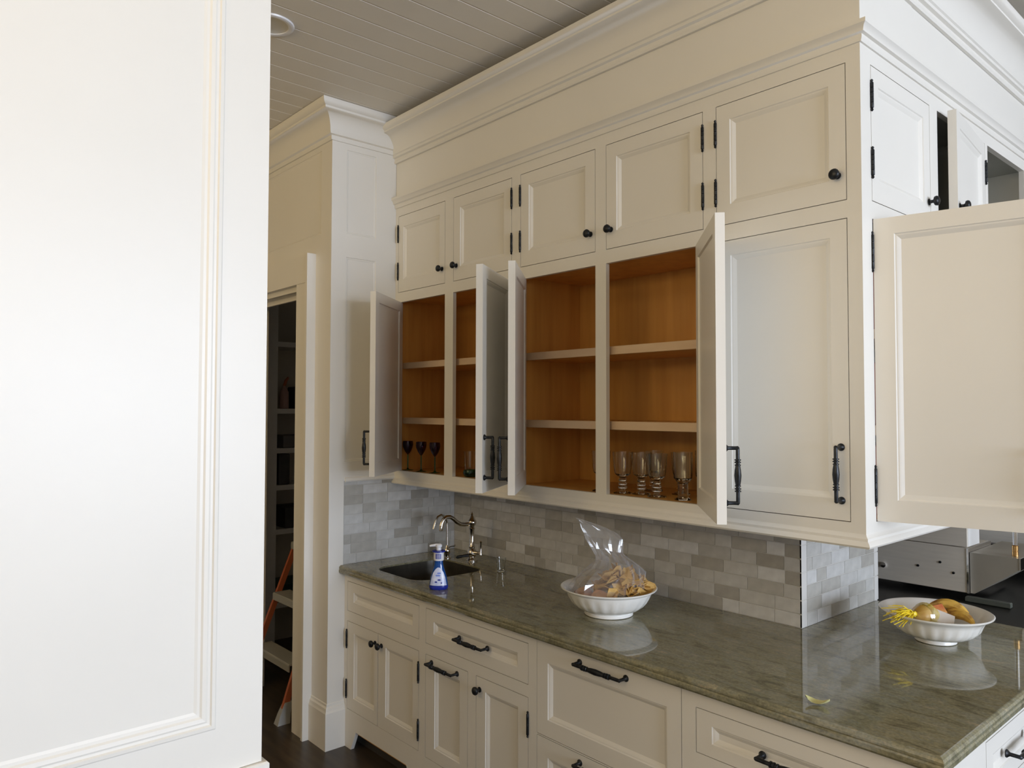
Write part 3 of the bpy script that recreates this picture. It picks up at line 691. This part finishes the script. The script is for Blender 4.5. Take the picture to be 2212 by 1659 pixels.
def banana(label, u, v_, z, rz, s=1.0):
    t = thing('banana', label, 'banana', tuple(b2 + at(u, v_, z)), rz=rz, group='bananas in the wide bowl')
    pts = [(-.062 + .124 * i / 8, .018 * (1 - ((i - 4) / 4) ** 2), .020 * (1 - ((i - 4) / 4) ** 2)) for i in range(9)]
    MB().tube([tuple(c * s for c in p_) for p_ in pts], [q * s for q in (.007, .013, .0165, .018, .0185, .018, .0165, .012, .006)], 8).build('skin', BANANA, t, smooth=True)
    MB().tube([tuple(c * s for c in p_) for p_ in ((-.062, 0, 0), (-.070, -.003, .003), (-.078, -.008, .006))], [.007 * s, .0065 * s, .008 * s], 8).build('stem', STEMB, t, smooth=True)
    return t
banana('spotted banana leaning across the top of the bunch in the wide bowl', .055, .02, .098, R(10))
banana('small banana in front, nearest the rim of the wide bowl', .062, -.035, .078, R(-14), .85)
banana('banana half hidden between the other two in the wide bowl', .068, -.008, .080, R(-4), .85)
pk = MB().bbox(-.036, .036, -.026, .026, 0, .007, .003).build('packet', mat('white_packet', (.62, .56, .50), .5), loc=tuple(b2 + at(-.002, -.050, .090)), rot=(.7, .35, R(30))); tag(pk, 'flat whitish packet leaning in the middle of the wide bowl', 'packet')
pk = MB().bbox(-.026, .026, -.018, .018, 0, .010, .003).build('packet', noisy(mat('red_packet', (.55, .12, .05), .5), (.55, .10, .04), (.72, .42, .12), ns=16), loc=tuple(b2 + at(.006, .0, .104)), rot=(.8, -.2, R(50))); tag(pk, 'small red and yellow packet between onion and bananas', 'packet')
# curled leaf scrap
lf = MB(); lv = []
for i in range(7):
    t_ = i / 6 - .5
    for s_ in (-1, 0, 1): lv.append((t_ * .062, s_ * .017 * (1 - (2 * t_) ** 2) ** .6 + .012 * t_, .014 * (2 * abs(t_)) ** 2 + (.006 if s_ else 0) + .001))
lf.add(lv, [(i * 3 + k, (i + 1) * 3 + k, (i + 1) * 3 + k + 1, i * 3 + k + 1) for i in range(6) for k in (0, 1)])
o = lf.build('leaf', LEAFM, smooth=True, loc=(-.035, -.235, .9205), rot=(0, 0, R(8))); tag(o, 'curled pale yellow-green leaf lying on the near counter', 'leaf')

# ------------------------------------------------------------------ glasses in the cabinets
def wineglass(label, x_, y_):
    t = thing('wine_glass', label, 'glass', (x_, y_, 1.3935), group='purple wine glasses in the corner cabinet')
    MB().lathe([(.085, .003), (.090, .008), (.105, .018), (.125, .0265), (.140, .029), (.158, .0275), (.158, .0262), (.140, .0275), (.125, .025), (.105, .0165), (.092, .004), (.091, .001)], seg=18).build('cup', PURPLE, t, smooth=True)
    MB().lathe([(0, .030), (.002, .030), (.005, .010), (.012, .0035), (.086, .0032)], seg=14).build('stem', GREENG, t, smooth=True)
wineglass('purple wine glass nearest the cabinet side, left of three', -2.487, .05)
wineglass('purple wine glass in the middle of the three', -2.36, .05)
wineglass('purple wine glass next to the cabinet stile, right of three', -2.235, .05)
gobp = [(0, .036), (.003, .037), (.006, .030), (.012, .012), (.018, .010), (.022, .018), (.028, .018), (.032, .010), (.036, .017), (.042, .017), (.046, .010), (.050, .016), (.056, .016), (.062, .012), (.068, .020), (.078, .031), (.095, .035), (.165, .040),
        (.165, .0375), (.095, .0325), (.080, .028), (.074, .012), (.073, .001)]
GOB = MB().lathe(gobp, seg=20).mesh('goblet', GLASS, True)
gb = [(-1.095, .065, 'goblet left of the centre stile, half hidden by it'), (-.985, .07, 'goblet just right of the centre stile'), (-.915, .10, 'goblet second right of the centre stile'),
      (-.820, .075, 'frontmost goblet in the middle of the open right side'), (-.810, .215, 'goblet behind, between the front goblet and the straight glasses'), (-.960, .235, 'goblet at the back behind the second one')]
for x_, y_, lb in gb: tag(link('goblet', GOB, loc=(x_, y_, 1.3935)), 'clear ribbed-stem ' + lb, 'glass', 'clear goblets in the middle cabinet')
tall = [(-.700, .075, 'tall clear straight glass on the thick foot, left of the two by the open door'), (-.632, .13, 'tall clear straight glass on the thick foot, right beside the open door'), (-.705, .22, 'tall clear straight glass at the back beside the door')]
TG = MB().lathe([(0, .030), (.003, .031), (.010, .020), (.060, .018), (.070, .026), (.080, .034), (.176, .036), (.176, .0335), (.082, .0315), (.076, .02), (.075, .001)], seg=20).mesh('tall_glass', GLASS, True)
for x_, y_, lb in tall: tag(link('tall_glass', TG, loc=(x_, y_, 1.3935)), lb, 'glass', 'tall glasses in the middle cabinet')
tumbler('glass_vase', 'clear tall glass behind the second door of the corner cabinet', (-2.03, .12, 1.3935), .026, .032, .12)
o = MB().lathe([(0, .03), (.004, .034), (.02, .04), (.034, .036), (.034, .033), (.02, .036), (.006, .028), (.006, .001)], seg=18).build('glass_dish', GREENG, smooth=True, loc=(-1.945, .06, 1.3935)); tag(o, 'small green glass dish on the corner cabinet floor', 'dish')
tumbler('glass_vase', 'clear glass beside the green dish, furthest right in the corner cabinet', (-2.07, .24, 1.3935), .026, .034, .11)
# upper end compartment: a glass jar and a dark basket
jar = thing('glass_jar', 'pale glass jar with a knobbed lid in the open upper end compartment', 'jar', (-.06, 1.24, 2.3455))
MB().lathe([(0, .045), (.004, .05), (.15, .05), (.165, .042), (.17, .042), (.17, .038), (.16, .038), (.145, .046), (.008, .046), (.007, .001)], seg=20).build('body', mat('frosted_jar', (.55, .58, .58), .2, Transmission_Weight=.5), jar, smooth=True)
MB().lathe([(.17, .044), (.18, .044), (.19, .03), (.195, .01), (.20, .016), (.215, .018), (.225, .008), (.227, .001)], seg=20).build('lid', GLASS, jar, smooth=True)
bk = MB().lathe([(0, .09), (.01, .10), (.16, .13), (.165, .134), (.165, .122), (.15, .12), (.012, .09), (.012, .001)], seg=24, mod=lambda a, z: 1 + .02 * math.sin(18 * a + z * 300)).build('basket', noisy(mat('dark_wicker', (.08, .05, .025), .8), (.04, .03, .015), (.16, .09, .04), ns=60), smooth=True, loc=(-.17, 1.48, 2.3455)); tag(bk, 'dark brown basket at the back of the open upper end compartment', 'basket')
# brown boxes on the shelves behind the big end door
for z, h, lb in ((1.3935, .22, 'lowest'), (1.979, .24, 'top')):
    o = MB().bbox(-.30, -.06, .10, .50, z, z + h, .004).build('carton', RED, None); tag(o, 'red-brown carton behind the big open end door, on the %s shelf' % lb, 'box')
o = MB().bbox(-.30, -.06, .10, .50, 1.679, 1.88, .004).build('carton', RED); tag(o, 'red-brown carton behind the big open end door, on the middle shelf', 'box')

# ------------------------------------------------------------------ range and stainless box beyond the counter
rg = thing('range', 'black and stainless range standing beyond the counter end', 'range', (0, 1.30, 0))
def LR(b, n, m_, **k): return b.build(n, m_, rg, loc=(0, -1.30, 0), **k)
LR(MB().bbox(-.80, 1.3, 1.075, 2.30, .02, .885, .006), 'body', BLACK)
LR(MB().bbox(-.80, 1.3, 2.30, 2.36, .02, 1.02, .006), 'back_panel', BLACK)
LR(MB().bbox(-.212, -.04, 1.46, 1.49, .886, .908, .003), 'trim_plate', mat('grey_green_plate', (.09, .10, .085), .4))
sx = thing('stainless_housing', 'stainless steel housing with screws behind the far bowl, white edge facing the room', 'housing', (-.4, 1.5, .90))
def LS(b, n, m_, **k): return b.build(n, m_, sx, loc=(.4, -1.5, -.90), **k)
LS(MB().bbox(-.85, -.216, 1.50, 1.80, .915, 1.113, .002), 'lower_panel', STEEL)
LS(MB().bbox(-.85, -.214, 1.50, 1.66, 1.116, 1.33, .002), 'upper_panel', STEEL)
LS(MB().box(-.216, -.208, 1.497, 1.80, .915, 1.113), 'corner_strip', CHROME)
LS(MB().box(-.214, -.212, 1.51, 1.655, 1.118, 1.33), 'end_plate', mat('white_enamel', (.8, .79, .76), .3))
pr = [(-.206, .915), (-.19, .915), (-.018, 1.045), (-.018, 1.094), (-.206, 1.094)]
LS(MB().loops([[(x_, 1.51, z_) for x_, z_ in pr], [(x_, 1.95, z_) for x_, z_ in pr]]), 'side_box', noisy(mat('dull_stainless', (.3, .28, .22), .4, .2), (.36, .33, .27), (.42, .385, .315), ns=6))
LS(MB().box(-.018, -.012, 1.508, 1.95, 1.045, 1.094), 'edge_strip', CHROME)
for x_, z_ in ((-.40, 1.20), (-.325, 1.035), (-.27, .995), (-.42, 1.005)):
    LS(MB().lathe([(0, .006), (-.003, .0055), (-.004, .002)], origin=(x_, 1.50, z_), axis='y', seg=10), 'screw', IRON, smooth=True)
LS(MB().lathe([(0, .011), (-.01, .013), (-.014, .003)], origin=(-.575, 1.50, .985), axis='y', seg=12), 'knob', CHROME, smooth=True)
pp = thing('pipe', 'chrome upright pipe with brass collar on the stainless box', 'pipe', (-.045, 1.56, 1.095))
MB().lathe([(.045, .009), (.30, .009)], seg=14).build('tube', CHROME, pp, smooth=True)
MB().lathe([(0, .0125), (.02, .0125), (.021, .011), (.024, .011), (.025, .0125), (.045, .0125), (.048, .009)], seg=14).build('collar', BRASS, pp, smooth=True)
struct(MB().box(-2.5, 5.0, 2.70, 2.75, 0, 1.6).build('wall_steel', STEEL))

# ------------------------------------------------------------------ tall panelled cabinet at the left
tc = thing('tall_cabinet', 'tall glossy white panelled cabinet filling the left foreground', 'cabinet', (-.712, -1.519, 0))
tp = panel_board(-1.10, 0, .922, 3.05, .105, .105, .100, .105, th=.02, back=False, depth=.010, mw=.046, beads=1)
tp.build('side_panel', PAINT, tc, loc=(0, 0, 0), rot=(0, 0, R(90)))
MB().box(-.66, -.020, -1.10, 0, .922, 3.05).build('body', PAINT, tc)
MB().box(-.67, .0, -1.11, .005, 0, .905).build('lower_body', PAINT, tc)
MB().bbox(-.68, .012, -1.12, .014, .900, .921, .004).build('ledge', PAINT, tc)

# ------------------------------------------------------------------ pantry
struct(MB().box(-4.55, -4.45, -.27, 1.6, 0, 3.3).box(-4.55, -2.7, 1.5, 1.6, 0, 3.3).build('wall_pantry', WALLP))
sh = thing('pantry_shelving', 'painted pantry shelving seen through the dark doorway', 'shelves', (-4.1, .0, 0))
MB().box(-.34, 0, -.06, .024, 0, 2.60).build('upright', PAINT, sh); MB().box(-.34, 0, 1.40, 1.45, 0, 2.60).build('upright', PAINT, sh)
for z in (2.20, 1.725, 1.445, 1.185, .875, .36): MB().box(-.34, -.01, .024, 1.40, z - .035, z).build('shelf', PAINT, sh)
DK = noisy(mat('dark_goods', (.05, .05, .05), .6), (.03, .03, .03), (.08, .075, .07), ns=6)
items = [('box', (.05, .13, .14, .22), 1.1855, 'dark carton on the pantry shelf at counter height', DK, 'box'), ('storage_bin', (.04, .30, .26, .12), .361, 'dark green bin on the lowest pantry shelf', mat('green_bin', (.01, .045, .03), .5), 'bin'),
         ('carton', (.08, .32, .20, .09), 1.446, 'low grey carton on the middle pantry shelf', mat('grey_carton', (.16, .15, .14), .7), 'box'), ('box', (.20, .40, .2, .16), 1.726, 'dark box beside the orange bottle in the pantry', DK, 'box'),
         ('box', (.10, .35, .2, .15), .876, 'dark box on the pantry shelf behind the ladder', DK, 'box')]
for n_, (a, b, dp, h), z, lb, m_, ct in items:
    tag(MB().bbox(-4.12 - dp, -4.12, a, b, z, z + h, .006).build(n_, m_), lb, ct)
bt = thing('spray_bottle', 'pale bottle with orange top on the upper pantry shelf', 'bottle', (-4.17, .105, 1.7255))
MB().lathe([(0, .030), (.004, .034), (.12, .032), (.15, .014), (.165, .012)], seg=14).build('body', mat('pale_pink_plastic', (.45, .28, .24), .4), bt, smooth=True)
MB().tube([(0, 0, .16), (0, .012, .20), (0, .03, .225)], [.012, .012, .008], 8).build('nozzle', ORANGE, bt, smooth=True)

# step ladder
ld = thing('step_ladder', 'step ladder with orange rails standing in the pantry doorway', 'ladder', (-3.25, -.42, 0))
def rail(a, b, name, m_, wd=.020, dp=.034):
    a = Vector(a); b = Vector(b); ls = []
    for p_ in (a, b): ls.append([(p_.x - wd / 2, p_.y - dp / 2, p_.z), (p_.x + wd / 2, p_.y - dp / 2, p_.z), (p_.x + wd / 2, p_.y + dp / 2, p_.z), (p_.x - wd / 2, p_.y + dp / 2, p_.z)])
    return MB().loops(ls).build(name, m_, ld)
LEAN = .355
rail((-.30, 0, .04), (-.17, 1.8 * LEAN, 1.8), 'rail', ORANGE); rail((.25, 0, .04), (.14, 1.8 * LEAN, 1.8), 'rail', ORANGE)
rail((-.23, 1.35, .03), (-.14, 1.8 * LEAN + .06, 1.78), 'rear_leg', ORANGE, .02, .03); rail((.23, 1.35, .03), (.14, 1.8 * LEAN + .06, 1.78), 'rear_leg', ORANGE, .02, .03)
for k in range(1, 6):
    z = .3 * k; hw = .25 - .061 * z - .012; y = LEAN * z
    s_ = MB().bbox(-hw - .04, hw, y - .055, y + .055, z - .012, z, .003).bbox(-hw - .04, hw, y - .057, y - .050, z - .045, z - .006, .002); s_.build('step', ALU, ld)
MB().bbox(-.16, .16, 1.8 * LEAN - .06, 1.8 * LEAN + .12, 1.80, 1.84, .008).build('top_cap', ORANGE, ld)
for s_ in (-1, 1): MB().loops([[(s_ * .25 + a, b, 0) for a, b in ((-.026, -.036), (.026, -.036), (.026, .036), (-.026, .036))], [(s_ * .248 + a, b + .012, .05) for a, b in ((-.020, -.030), (.020, -.030), (.020, .030), (-.020, .030))], [(s_ * .246 + a, b + .035, .11) for a, b in ((-.015, -.022), (.015, -.022), (.015, .022), (-.015, .022))]]).build('foot', mat('grey_rubber', (.36, .36, .34), .7), ld)
